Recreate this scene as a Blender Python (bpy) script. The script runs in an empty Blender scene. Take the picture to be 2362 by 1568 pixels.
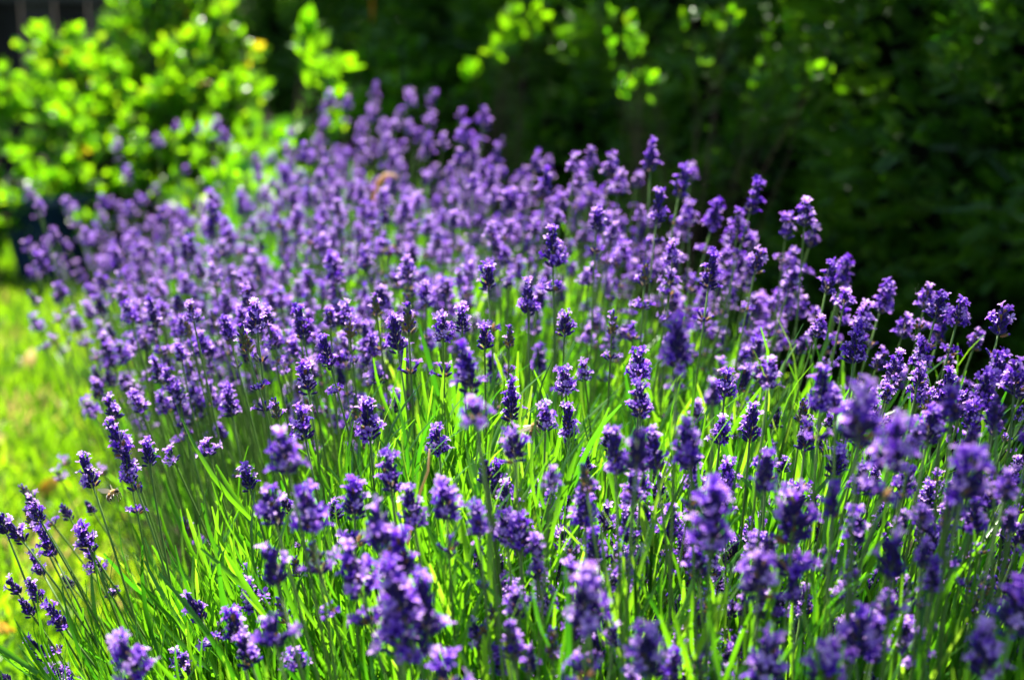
import bpy, math, random
import numpy as np
from mathutils import Vector, Matrix, Quaternion

S = bpy.context.scene
COL = S.collection
R = math.radians
random.seed(11)
rng = np.random.default_rng(11)

# ------------------------------------------------------------------ camera, sky, sun, exposure
CAM_Z, PITCH, FPX = 0.75, R(12.5), 3935.0        # FPX: focal length in units of a 2361 px wide picture
cam_d = bpy.data.cameras.new("camera")
cam = bpy.data.objects.new("camera", cam_d)
COL.objects.link(cam)
cam.location = (0, 0, CAM_Z)
cam.rotation_euler = (R(90) - PITCH, 0, 0)
cam_d.lens, cam_d.sensor_width = 60, 36
cam_d.clip_start, cam_d.clip_end = 0.05, 400
cam_d.dof.use_dof = True
cam_d.dof.focus_distance = 1.12
cam_d.dof.aperture_fstop = 6.0
S.camera = cam

SUN_EL, SUN_AZ = R(63), R(-8)                    # azimuth from the viewing direction: the sun is high behind the bed
world = bpy.data.worlds.new("World")
S.world = world
world.use_nodes = True
wn = world.node_tree
sky = wn.nodes.new("ShaderNodeTexSky")
sky.sky_type = 'NISHITA'
sky.sun_disc = False
sky.sun_elevation = SUN_EL
sky.sun_rotation = SUN_AZ
bg = wn.nodes["Background"]
bg.inputs[1].default_value = 0.055
wn.links.new(sky.outputs[0], bg.inputs[0])

sun_d = bpy.data.lights.new("sun", 'SUN')
sun_d.energy, sun_d.angle, sun_d.color = 5.0, R(0.5), (1.0, 0.95, 0.86)
sun = bpy.data.objects.new("sun", sun_d)
COL.objects.link(sun)
to_sun = Vector((math.sin(SUN_AZ) * math.cos(SUN_EL), math.cos(SUN_AZ) * math.cos(SUN_EL), math.sin(SUN_EL)))
sun.rotation_euler = to_sun.to_track_quat('Z', 'Y').to_euler()

S.view_settings.view_transform = 'Standard'
S.view_settings.look = 'None'
S.view_settings.exposure = 2.08
S.view_settings.gamma = 1
S.render.engine = 'CYCLES'
S.cycles.use_denoising = True
S.cycles.max_bounces = 8
S.cycles.diffuse_bounces = 4
S.cycles.transmission_bounces = 4
S.cycles.sample_clamp_indirect = 6

# ------------------------------------------------------------------ helpers
def at(px, py, D):
    """the point at depth D (metres along +Y) seen at px, py of a 2361 x 1568 picture"""
    u, v = (px - 1180.5) / FPX, (784 - py) / FPX
    d = Vector((u, math.cos(PITCH) + v * math.sin(PITCH), -math.sin(PITCH) + v * math.cos(PITCH)))
    d *= D / d.y
    return Vector((d.x, d.y, d.z + CAM_Z))

def proj(p):
    x, y, z = p[0], p[1], p[2] - CAM_Z
    f = y * math.cos(PITCH) - z * math.sin(PITCH)
    w = y * math.sin(PITCH) + z * math.cos(PITCH)
    return 1180.5 + FPX * x / f, 784 - FPX * w / f

def ramp_mat(name, stops, trans=None, mix=0.4, rough=0.45, spec=0.5, sheen=0.0, obj_random=0.0, noise=None):
    """leaf-like material: colour by the 'tint' attribute, some light let through"""
    m = bpy.data.materials.new(name)
    m.use_nodes = True
    nt = m.node_tree
    b = nt.nodes["Principled BSDF"]
    out = nt.nodes["Material Output"]
    a = nt.nodes.new("ShaderNodeAttribute")
    a.attribute_name = "tint"
    fac = a.outputs["Fac"]
    if obj_random:
        oi = nt.nodes.new("ShaderNodeObjectInfo")
        ma = nt.nodes.new("ShaderNodeMath"); ma.operation = 'MULTIPLY_ADD'
        nt.links.new(oi.outputs["Random"], ma.inputs[0])
        ma.inputs[1].default_value = obj_random
        nt.links.new(fac, ma.inputs[2])
        fac = ma.outputs[0]
    if noise:
        tc = nt.nodes.new("ShaderNodeTexCoord")
        nz = nt.nodes.new("ShaderNodeTexNoise")
        nz.inputs["Scale"].default_value = noise[0]
        nz.inputs["Detail"].default_value = 6
        nt.links.new(tc.outputs["Object"], nz.inputs["Vector"])
        ma = nt.nodes.new("ShaderNodeMath"); ma.operation = 'MULTIPLY_ADD'
        nt.links.new(nz.outputs["Fac"], ma.inputs[0])
        ma.inputs[1].default_value = noise[1]
        nt.links.new(fac, ma.inputs[2])
        fac = ma.outputs[0]
    def ramp(st):
        r = nt.nodes.new("ShaderNodeValToRGB")
        e = r.color_ramp.elements
        while len(e) < len(st):
            e.new(0.5)
        for el, (p, c) in zip(e, st):
            el.position = p
            el.color = (*c, 1)
        nt.links.new(fac, r.inputs[0])
        return r.outputs[0]
    nt.links.new(ramp(stops), b.inputs["Base Color"])
    b.inputs["Roughness"].default_value = rough
    b.inputs["Specular IOR Level"].default_value = spec
    if sheen:
        b.inputs["Sheen Weight"].default_value = sheen
        b.inputs["Sheen Roughness"].default_value = 0.35
    if trans:
        t = nt.nodes.new("ShaderNodeBsdfTranslucent")
        nt.links.new(ramp(trans), t.inputs["Color"])
        mx = nt.nodes.new("ShaderNodeMixShader")
        mx.inputs[0].default_value = mix
        nt.links.new(b.outputs[0], mx.inputs[1])
        nt.links.new(t.outputs[0], mx.inputs[2])
        nt.links.new(mx.outputs[0], out.inputs["Surface"])
    return m

class MB:
    """collects quads; builds ONE mesh"""
    def __init__(s):
        s.V, s.F, s.T, s.M, s.n = [], [], [], [], 0
    def add(s, V, F, tint=0.5, mat=0):
        V = np.asarray(V, float).reshape(-1, 3); F = np.asarray(F, int).reshape(-1, 4)
        s.V.append(V); s.F.append(F + s.n)
        s.T.append(np.broadcast_to(np.asarray(tint, float), (len(V),)))
        s.M.append(np.broadcast_to(np.asarray(mat, int), (len(F),)))
        s.n += len(V)
    def arrays(s):
        return np.concatenate(s.V), np.concatenate(s.F), np.concatenate(s.T), np.concatenate(s.M)
    def spread(s, proto, mats, tints=None, mat=None):
        """many transformed copies of proto = (V, F, T, M); mats (N,4,4)"""
        V, F, T, M = proto
        mats = np.asarray(mats)
        N = len(mats)
        if not N: return
        W = np.einsum('nij,vj->nvi', mats[:, :3, :3], V) + mats[:, None, :3, 3]
        FF = F[None] + (np.arange(N) * len(V))[:, None, None]
        TT = np.broadcast_to(T[None], (N, len(V)))
        if tints is not None:
            TT = TT + np.asarray(tints)[:, None]
        s.V.append(W.reshape(-1, 3)); s.F.append(FF.reshape(-1, 4) + s.n)
        s.T.append(TT.reshape(-1)); s.M.append(np.tile(M if mat is None else np.full(len(F), mat), N))
        s.n += N * len(V)
    def mesh(s, name, mats, smooth=True):
        V, F, T, M = s.arrays()
        me = bpy.data.meshes.new(name)
        me.vertices.add(len(V)); me.vertices.foreach_set("co", V.astype(np.float32).ravel())
        me.loops.add(F.size); me.loops.foreach_set("vertex_index", F.astype(np.int32).ravel())
        me.polygons.add(len(F)); me.polygons.foreach_set("loop_start", np.arange(0, F.size, 4, dtype=np.int32))
        me.polygons.foreach_set("material_index", M.astype(np.int32))
        me.polygons.foreach_set("use_smooth", np.full(len(F), smooth))
        at_ = me.attributes.new("tint", 'FLOAT', 'POINT')
        at_.data.foreach_set("value", T.astype(np.float32))
        for m in mats if isinstance(mats, (list, tuple)) else [mats]:
            me.materials.append(m)
        me.update(calc_edges=True)
        return me
    def build(s, name, mats, parent=None, smooth=True):
        return link(name, s.mesh(name, mats, smooth), parent)

def link(name, data, parent=None):
    o = bpy.data.objects.new(name, data)
    COL.objects.link(o)
    o.parent = parent
    return o

def tag(o, label=None, cat=None, group=None, kind=None):
    if label: o["label"] = label
    if cat: o["category"] = cat
    if group: o["group"] = group
    if kind: o["kind"] = kind
    return o

def thing(name, label, cat, loc, group=None):
    o = link(name, None)
    o.location = loc
    o.empty_display_size = 0.02
    return tag(o, label, cat, group)

def tube(pts, radii, sides=6, rib=0.0, cap=True):
    pts = [Vector(p) for p in pts]
    V, F = [], []
    up = Vector((0.13, 0.97, 0.2))
    for i, p in enumerate(pts):
        t = (pts[min(i + 1, len(pts) - 1)] - pts[max(i - 1, 0)]).normalized()
        a = t.cross(up)
        if a.length < 1e-4: a = t.cross(Vector((1, 0, 0)))
        a.normalize(); b = t.cross(a)
        for k in range(sides):
            th = 2 * math.pi * k / sides
            r = radii[i] * (1 - rib * (k % 2))
            V.append(p + a * (r * math.cos(th)) + b * (r * math.sin(th)))
    for i in range(len(pts) - 1):
        for k in range(sides):
            k2 = (k + 1) % sides
            F.append((i * sides + k, i * sides + k2, (i + 1) * sides + k2, (i + 1) * sides + k))
    if cap:
        n = len(V)
        for i, sgn in ((len(pts) - 1, 1), (0, -1)):
            base = i * sides
            for k in range(1, sides - 2, 2):
                q = (base, base + k, base + k + 1, base + k + 2)
                F.append(q if sgn > 0 else q[::-1])
    return np.array([tuple(v) for v in V]), np.array(F)

def frames(pos, direc, spin, scale):
    """(N,4,4) matrices that put local +Z along direc"""
    pos, d = np.asarray(pos, float), np.asarray(direc, float)
    d = d / np.linalg.norm(d, axis=1, keepdims=True)
    ref = np.where(np.abs(d[:, 2:3]) < 0.95, np.array([[0, 0, 1.0]]), np.array([[1.0, 0, 0]]))
    x = np.cross(ref, d); x /= np.linalg.norm(x, axis=1, keepdims=True)
    y = np.cross(d, x)
    c, s_ = np.cos(spin)[:, None], np.sin(spin)[:, None]
    x2, y2 = x * c + y * s_, -x * s_ + y * c
    sc = np.broadcast_to(np.asarray(scale, float), (len(pos),))[:, None]
    Mx = np.zeros((len(pos), 4, 4))
    Mx[:, :3, 0], Mx[:, :3, 1], Mx[:, :3, 2], Mx[:, :3, 3] = x2 * sc, y2 * sc, d * sc, pos
    Mx[:, 3, 3] = 1
    return Mx

def blade(length, width, segs=4, bend=0.2, fold=0.25, tip=0.15, shape=None):
    """leaf along +Z, flat in X, bending to +Y"""
    V, F = [], []
    for i in range(segs + 1):
        t = i / segs
        w = width / 2 * (shape(t) if shape else max(tip, math.sin(math.pi * (0.12 + 0.8 * t)) ** 0.6))
        y = bend * length * t * t
        z = length * (t - 0.25 * bend * t * t)
        V += [(-w, y + fold * w, z), (0, y, z), (w, y + fold * w, z)]
    for i in range(segs):
        a = 3 * i
        F += [(a, a + 1, a + 4, a + 3), (a + 1, a + 2, a + 5, a + 4)]
    V = np.array(V)
    return V, np.array(F), np.zeros(len(V)), np.zeros(len(F), int)

# ------------------------------------------------------------------ materials
G = lambda *c: c
M_PETAL = ramp_mat("lavender_petal",
    [(0.0, (0.022, 0.004, 0.24)), (0.4, (0.095, 0.020, 0.49)), (0.75, (0.37, 0.145, 0.74)), (1.0, (0.66, 0.42, 0.88))],
    [(0.0, (0.03, 0.003, 0.30)), (0.5, (0.15, 0.022, 0.62)), (0.85, (0.42, 0.16, 0.84)), (1.0, (0.58, 0.32, 0.85))], mix=0.36, rough=0.5, spec=0.15, obj_random=0.16)
M_CALYX = ramp_mat("lavender_calyx",
    [(0.0, (0.022, 0.008, 0.11)), (0.5, (0.05, 0.024, 0.19)), (0.7, (0.11, 0.10, 0.13)), (0.88, (0.17, 0.22, 0.09)), (1.0, (0.30, 0.15, 0.05))],
    [(0.0, (0.05, 0.012, 0.16)), (0.6, (0.10, 0.04, 0.18)), (0.88, (0.25, 0.30, 0.08)), (1.0, (0.40, 0.18, 0.04))], mix=0.2, rough=0.55, spec=0.3, sheen=0.28)
M_STEM = ramp_mat("lavender_stem_green",
    [(0.0, (0.07, 0.14, 0.03)), (1.0, (0.15, 0.27, 0.06))],
    [(0.0, (0.12, 0.28, 0.02)), (1.0, (0.3, 0.5, 0.04))], mix=0.2, rough=0.4, obj_random=0.6)
M_LEAF = ramp_mat("lavender_leaf",
    [(0.0, (0.022, 0.085, 0.014)), (0.6, (0.05, 0.17, 0.022)), (1.0, (0.11, 0.21, 0.06))],
    [(0.0, (0.06, 0.30, 0.006)), (0.6, (0.24, 0.63, 0.008)), (1.0, (0.42, 0.74, 0.03))], mix=0.5, rough=0.3, spec=0.6)
M_GRASS = ramp_mat("lawn_grass",
    [(0.0, (0.04, 0.11, 0.008)), (0.6, (0.09, 0.2, 0.012)), (0.9, (0.16, 0.22, 0.02)), (1.0, (0.30, 0.22, 0.08))],
    [(0.0, (0.16, 0.40, 0.004)), (0.6, (0.38, 0.70, 0.006)), (0.9, (0.55, 0.72, 0.02)), (1.0, (0.45, 0.34, 0.1))], mix=0.5, rough=0.4)
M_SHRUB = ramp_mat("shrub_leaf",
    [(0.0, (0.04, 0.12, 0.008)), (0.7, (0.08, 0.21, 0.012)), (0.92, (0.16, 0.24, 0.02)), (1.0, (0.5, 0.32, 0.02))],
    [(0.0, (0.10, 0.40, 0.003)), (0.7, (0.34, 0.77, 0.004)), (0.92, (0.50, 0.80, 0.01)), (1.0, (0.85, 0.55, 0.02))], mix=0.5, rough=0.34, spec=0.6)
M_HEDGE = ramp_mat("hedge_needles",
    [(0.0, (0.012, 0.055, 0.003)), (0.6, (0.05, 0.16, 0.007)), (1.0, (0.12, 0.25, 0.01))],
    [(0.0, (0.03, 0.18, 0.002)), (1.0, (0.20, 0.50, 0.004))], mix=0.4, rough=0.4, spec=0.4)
M_BARK = ramp_mat("bark", [(0.2, (0.018, 0.014, 0.010)), (0.9, (0.07, 0.055, 0.04))], rough=0.9, spec=0.2, noise=(30, 0.8))
M_TWIG = ramp_mat("twig", [(0.2, (0.05, 0.035, 0.022)), (0.9, (0.14, 0.10, 0.06))], rough=0.8, spec=0.2, noise=(60, 0.6))
M_CORE = ramp_mat("hedge_dark_core", [(0.2, (0.004, 0.006, 0.003)), (0.9, (0.012, 0.016, 0.008))], rough=1, spec=0.05, noise=(25, 0.8))  # near-black, stands in for the dark shaded inside of the hedge
M_SOIL = ramp_mat("soil", [(0.2, (0.02, 0.016, 0.010)), (0.8, (0.07, 0.055, 0.035)), (1.0, (0.1, 0.085, 0.06))], rough=1, spec=0.1, noise=(9, 0.5))
M_TURF = ramp_mat("turf", [(0.3, (0.02, 0.05, 0.006)), (0.7, (0.05, 0.12, 0.01)), (1.0, (0.09, 0.12, 0.03))], rough=1, spec=0.05, noise=(7, 0.4))
M_GRAVEL = ramp_mat("gravel", [(0.3, (0.03, 0.034, 0.034)), (0.6, (0.06, 0.065, 0.065)), (1.0, (0.12, 0.125, 0.12))], rough=0.95, spec=0.2, noise=(55, 0.9))
M_BOARD = ramp_mat("weathered_board", [(0.2, (0.022, 0.020, 0.018)), (0.7, (0.06, 0.057, 0.052)), (1.0, (0.12, 0.115, 0.10))], rough=0.85, spec=0.2, noise=(6, 0.6))
M_DRY = ramp_mat("dry_leaf", [(0.0, (0.20, 0.06, 0.015)), (0.5, (0.36, 0.17, 0.03)), (1.0, (0.64, 0.55, 0.34))],
    [(0.0, (0.55, 0.14, 0.01)), (0.5, (0.75, 0.35, 0.02)), (1.0, (0.7, 0.55, 0.25))], mix=0.45, rough=0.6)
M_BEE = ramp_mat("bee_fur", [(0.0, (0.02, 0.012, 0.005)), (0.4, (0.13, 0.05, 0.008)), (0.7, (0.42, 0.18, 0.02)), (1.0, (0.60, 0.36, 0.08))],
    rough=0.7, sheen=0.8)
M_WING = ramp_mat("bee_wing", [(0.0, (0.35, 0.30, 0.2)), (1.0, (0.5, 0.45, 0.35))], [(0.0, (0.7, 0.65, 0.5)), (1.0, (0.8, 0.75, 0.6))], mix=0.6, rough=0.25)
M_POT = ramp_mat("glazed_blue", [(0.0, (0.006, 0.018, 0.06)), (1.0, (0.012, 0.03, 0.10))], rough=0.3, spec=0.5, noise=(8, 0.5))

# ------------------------------------------------------------------ the setting
def sheet(name, pts, z, mat, kind="structure", n=1):
    mb = MB()
    mb.add([(x, y, z) for x, y in pts], [(0, 1, 2, 3)], 0.0)
    return tag(mb.build(name, mat), kind=kind)
sheet("ground", [(-60, -40), (60, -40), (60, 120), (-60, 120)], 0.0, M_SOIL)
sheet("lawn", [(-7, -3), (0.25, -3), (-0.55, 5.35), (-7, 5.2)], 0.004, M_TURF)
sheet("gravel_path", [(-7, 5.2), (-0.55, 5.35), (-0.9, 6.15), (-7, 6.0)], 0.008, M_GRAVEL)

# bed outline: left and right edge of the flower tops at depth y
BY = [0.45, 0.6, 0.75, 1.0, 1.2, 1.5, 2.0, 2.5, 2.85]
BL = [-0.06, -0.08, -0.11, -0.20, -0.265, -0.375, -0.54, -0.69, -0.77]
BR = [0.30, 0.32, 0.36, 0.42, 0.38, 0.26, 0.11, -0.09, -0.26]
xl = lambda y: np.interp(y, BY, BL)
xr = lambda y: np.interp(y, BY, BR)
mb = MB()
ys = np.linspace(0.4, 2.9, 26)
V, F = [], []
for y in ys:
    a, b = xl(y) + 0.05, xr(y) + 0.02
    for k in range(7):
        V.append((a + (b - a) * k / 6, y, 0.008 + 0.035 * math.sin(math.pi * k / 6) + random.uniform(0, 0.006)))
for i in range(len(ys) - 1):
    for k in range(6):
        a = i * 7 + k
        F.append((a, a + 1, a + 8, a + 7))
mb.add(V, F, 0.0)
tag(mb.build("flower_bed_soil", M_SOIL), kind="structure")

# grass blades of the lawn
def in_lawn(x, y):
    return (x < np.where(y < 2.9, xl(y) + 0.10, -0.25 - 0.06 * y)) & (x > -0.36 * y - 0.35)
mb = MB()
N = 150000
gy = 1.1 + 4.2 * rng.random(N) ** 1.35
gx = -2.4 + 2.6 * rng.random(N)
ok = in_lawn(gx, gy)
gx, gy = gx[ok], gy[ok]
n = len(gx)
patch = 0.30 + 0.34 * np.sin(gx * 9 + 1.3 * np.sin(gy * 5)) * np.sin(gy * 7 + 0.6) + 0.18 * rng.standard_normal(n)
patch = np.clip(patch + .25 * np.sin(gx * 31 + 2 * np.sin(gy * 13)) * np.sin(gy * 23 + gx * 7), 0, 0.95)
patch[(np.sin(gx * 15 + 1.1) * np.sin(gy * 6.5 + gx * 4) > .72) & (rng.random(n) < .35)] = .99
patch[rng.random(n) < 0.035] = 1.0
dirs = np.stack([rng.normal(0, 0.45, n), rng.normal(0, 0.45, n), np.ones(n)], 1)
for k, L in enumerate((0.03, 0.042, 0.055)):
    s_ = np.arange(n) % 3 == k
    mb.spread(blade(L, 0.0042, 2, 0.35, 0.2), frames(np.stack([gx, gy, np.full(n, 0.002)], 1)[s_], dirs[s_], 6.28 * rng.random(s_.sum()), 0.7 + 0.6 * rng.random(s_.sum())), patch[s_])
tag(mb.build("grass", M_GRASS), kind="stuff")

# ------------------------------------------------------------------ lavender flowers: meshes of heads and whorls
def calyx_proto(lod):
    sides, rr = (8, [(0, .0006), (.0018, .00125), (.0044, .00145), (.0064, .0010)]) if not lod else (5, [(0, .0006), (.0028, .0014), (.0063, .0010)])
    V, F = tube([(0, 0, z) for z, r in rr], [r for z, r in rr], sides, 0.22 if not lod else 0, cap=False)
    T = np.array([0.18 if i < sides else (0.0 if i < len(V) - sides else -0.22) for i in range(len(V))])
    return V, F, T, np.zeros(len(F), int)
def corolla_proto(lod, seed, size=1.0):
    r = random.Random(seed)
    V, F, T = [], [], []
    def put(v, f, t):
        b = len(V)
        V.extend(v); F.extend([tuple(i + b for i in q) for q in f]); T.extend(t)
    if not lod:
        tv, tf = tube([(0, 0, 0), (0, 0, .0022), (0, 0, .0034)], [.0007, .0009, .0014], 6, 0, cap=False)
        put([tuple(v) for v in tv], [tuple(q) for q in tf], [-0.2] * 12 + [0.0] * 6)
    for k in range(5):
        a = 2 * math.pi * (k + 0.5 * (k > 1) * 0.3) / 5 + r.uniform(-.15, .15)
        up = k in (0, 4)
        L = (.0042 if up else .0030) * size * r.uniform(.85, 1.15)
        w = (.0036 if up else .0026) * size * r.uniform(.85, 1.15)
        fl = r.uniform(.5, .95) if up else r.uniform(.9, 1.35)
        ca, sa = math.cos(a), math.sin(a)
        rows = ((0, .35), (.5, 1), (1, .55)) if not lod else ((0, .5), (1, .9))
        vs = []
        for t, wf in rows:
            an = fl * (.6 + .7 * t)
            rad = .0011 + L * t * math.sin(an)
            z = .0032 + L * t * math.cos(an)
            for sx in ((-1, 0, 1) if not lod else (-1, 1)):
                tx = sx * w / 2 * wf
                zz = z + (0.0004 if sx else 0)
                vs.append((ca * rad - sa * tx, sa * rad + ca * tx, zz))
        c = 3 if not lod else 2
        fs = []
        for i in range(len(rows) - 1):
            for j in range(c - 1):
                fs.append((i * c + j, i * c + j + 1, (i + 1) * c + j + 1, (i + 1) * c + j))
        put(vs, fs, [0.0 + .12 * (i // c) + r.uniform(-.03, .03) for i in range(len(vs))])
    return np.array(V), np.array(F), np.array(T), np.zeros(len(F), int)
def bud_proto(lod):
    V, F = tube([(0, 0, 0), (0, 0, .0012), (0, 0, .0024)], [.0009, .0011, .0004], 5 if lod else 6, 0, cap=True)
    return V, F, np.full(len(V), -0.12), np.zeros(len(F), int)
CAL = {l: calyx_proto(l) for l in (0, 1)}
COR = {l: [corolla_proto(l, s, .78 if not l else .84) for s in range(4)] for l in (0, 1)}
BUD = {l: bud_proto(l) for l in (0, 1)}

def make_head(n, per, L, openf, wide, tone, seed, lod, ring=False):
    """-> (calyx MB, petal MB); stands on its base, grows along +Z"""
    r = np.random.default_rng(seed)
    pos, dr, tn = [], [], []
    for i in range(n):
        t = i / max(1, n - 1)
        z = L * t * 0.86
        m = max(3, int(round(per * (1.0 - 0.5 * t ** 1.5) * (0.8 if i == 0 and n > 3 else 1))))
        ph = r.random() * 6.28
        tilt0 = (1.02 - 0.78 * t) * wide if not ring else 0.75 * wide
        for k in range(m):
            a = ph + 6.28318 * (k + r.uniform(-.22, .22)) / m
            tilt = tilt0 + r.normal(0, .13)
            rad = 0.0012 + 0.0012 * (1 - t)
            pos.append((rad * math.cos(a), rad * math.sin(a), z + r.normal(0, .0011)))
            dr.append((math.sin(tilt) * math.cos(a), math.sin(tilt) * math.sin(a), math.cos(tilt)))
            tn.append(r.random())
    pos, dr, tn = np.array(pos), np.array(dr), np.array(tn)
    N = len(pos)
    sc = r.uniform(.86, 1.16, N)
    spin = r.random(N) * 6.28
    A, P = MB(), MB()
    # a short green axis, and a papery brown bract under each whorl
    tv, tf = tube([(0, 0, -.002), (0, 0, L * .5), (0, 0, L * .88)], [.0011, .001, .0006], 5, 0)
    A.add(tv, tf, 0.86)
    for k in range(5 if n > 1 else 3):             # papery bracts
        a = 6.283 * k / 5 + r.random()
        ca, sa, z = math.cos(a), math.sin(a), r.uniform(0, L * .5)
        A.add([(.0012 * ca, .0012 * sa, z), (.0030 * ca - .0012 * sa, .0030 * sa + .0012 * ca, z + .0016), (.0042 * ca, .0042 * sa, z + .0040), (.0030 * ca + .0012 * sa, .0030 * sa - .0012 * ca, z + .0016)], [(0, 1, 2, 3)], 1.0)
    ct = tone + (tn - .5) * .35
    ct[r.random(N) < .07] = 1.0                    # a few spent, brown ones
    A.spread(CAL[lod], frames(pos, dr, spin, sc), ct)
    tipz = pos + dr * (sc * .0055)[:, None]
    op = r.random(N) < .82 * openf * np.clip(0.75 + 0.5 * r.random(N), 0, 1.2)
    if openf > .3 and not ring:
        op[-4:] = True
    d2 = dr + r.normal(0, .22, (N, 3)); d2[:, 2] += .12
    kinds = r.integers(0, 4, N)
    for q in range(4):
        s_ = op & (kinds == q)
        if s_.any():
            P.spread(COR[lod][q], frames(tipz[s_], d2[s_], spin[s_], sc[s_] * r.uniform(.85, 1.25, s_.sum())), r.uniform(.28, .92, s_.sum()))
    s_ = (~op) & (r.random(N) < .55)
    if not s_.any() and not op.any(): s_[0] = True
    if s_.any():
        P.spread(BUD[lod], frames(tipz[s_], dr[s_], spin[s_], sc[s_]), r.uniform(.2, .55, s_.sum()))
    return A, P

#        code: whorls, per, length, open, spread, tone, words for the label
KINDS = {
 'P': (4, 10, .017, .72, 1.00, .30, "plump full-bloom lavender spike"),
 'H': (5, 9, .019, .45, 1.00, .30, "plump half-open lavender spike"),
 'T': (6, 9, .027, .66, .95, .30, "long full-bloom lavender spike"),
 'L': (7, 8, .028, .36, .90, .35, "long half-open lavender spike"),
 'B': (5, 8, .020, .12, .80, .22, "slim dark-bud lavender spike"),
 'G': (5, 7, .022, .07, .75, .85, "slim grey-green-bud lavender spike"),
 'R': (2, 8, .008, .60, 1.00, .30, "short round lavender head"),
}
SIZE = .69
NV = 3
HEADS, RINGS, LOW, HIGH = {}, {}, {}, {}
for ki, (k, p) in enumerate(KINDS.items()):
    for v in range(NV):
        A, P = make_head(*p[:6], 100 * ki + v, 0)
        HIGH[k, v] = (A.arrays(), P.arrays())
        HEADS[k, v] = (A.mesh("flower_head", M_CALYX), P.mesh("petals", M_PETAL))
        a, b = make_head(*p[:6], 100 * ki + v, 1)
        LOW[k, v] = (a.arrays(), b.arrays())
for v in range(4):
    A, P = make_head(1, [6, 7, 5, 8][v], .004, [.6, .35, .1, .7][v], [1.1, 1, .9, 1.2][v], [.3, .35, .6, .3][v], 900 + v, 0, ring=True)
    HIGH['ring', v] = (A.arrays(), P.arrays())
    RINGS[v] = (A.mesh("lower_whorl", M_CALYX), P.mesh("petals", M_PETAL))
    a, b = make_head(1, [6, 7, 5, 8][v], .004, [.6, .35, .1, .7][v], [1.1, 1, .9, 1.2][v], [.3, .35, .6, .3][v], 900 + v, 1, ring=True)
    LOW['ring', v] = (a.arrays(), b.arrays())

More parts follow.
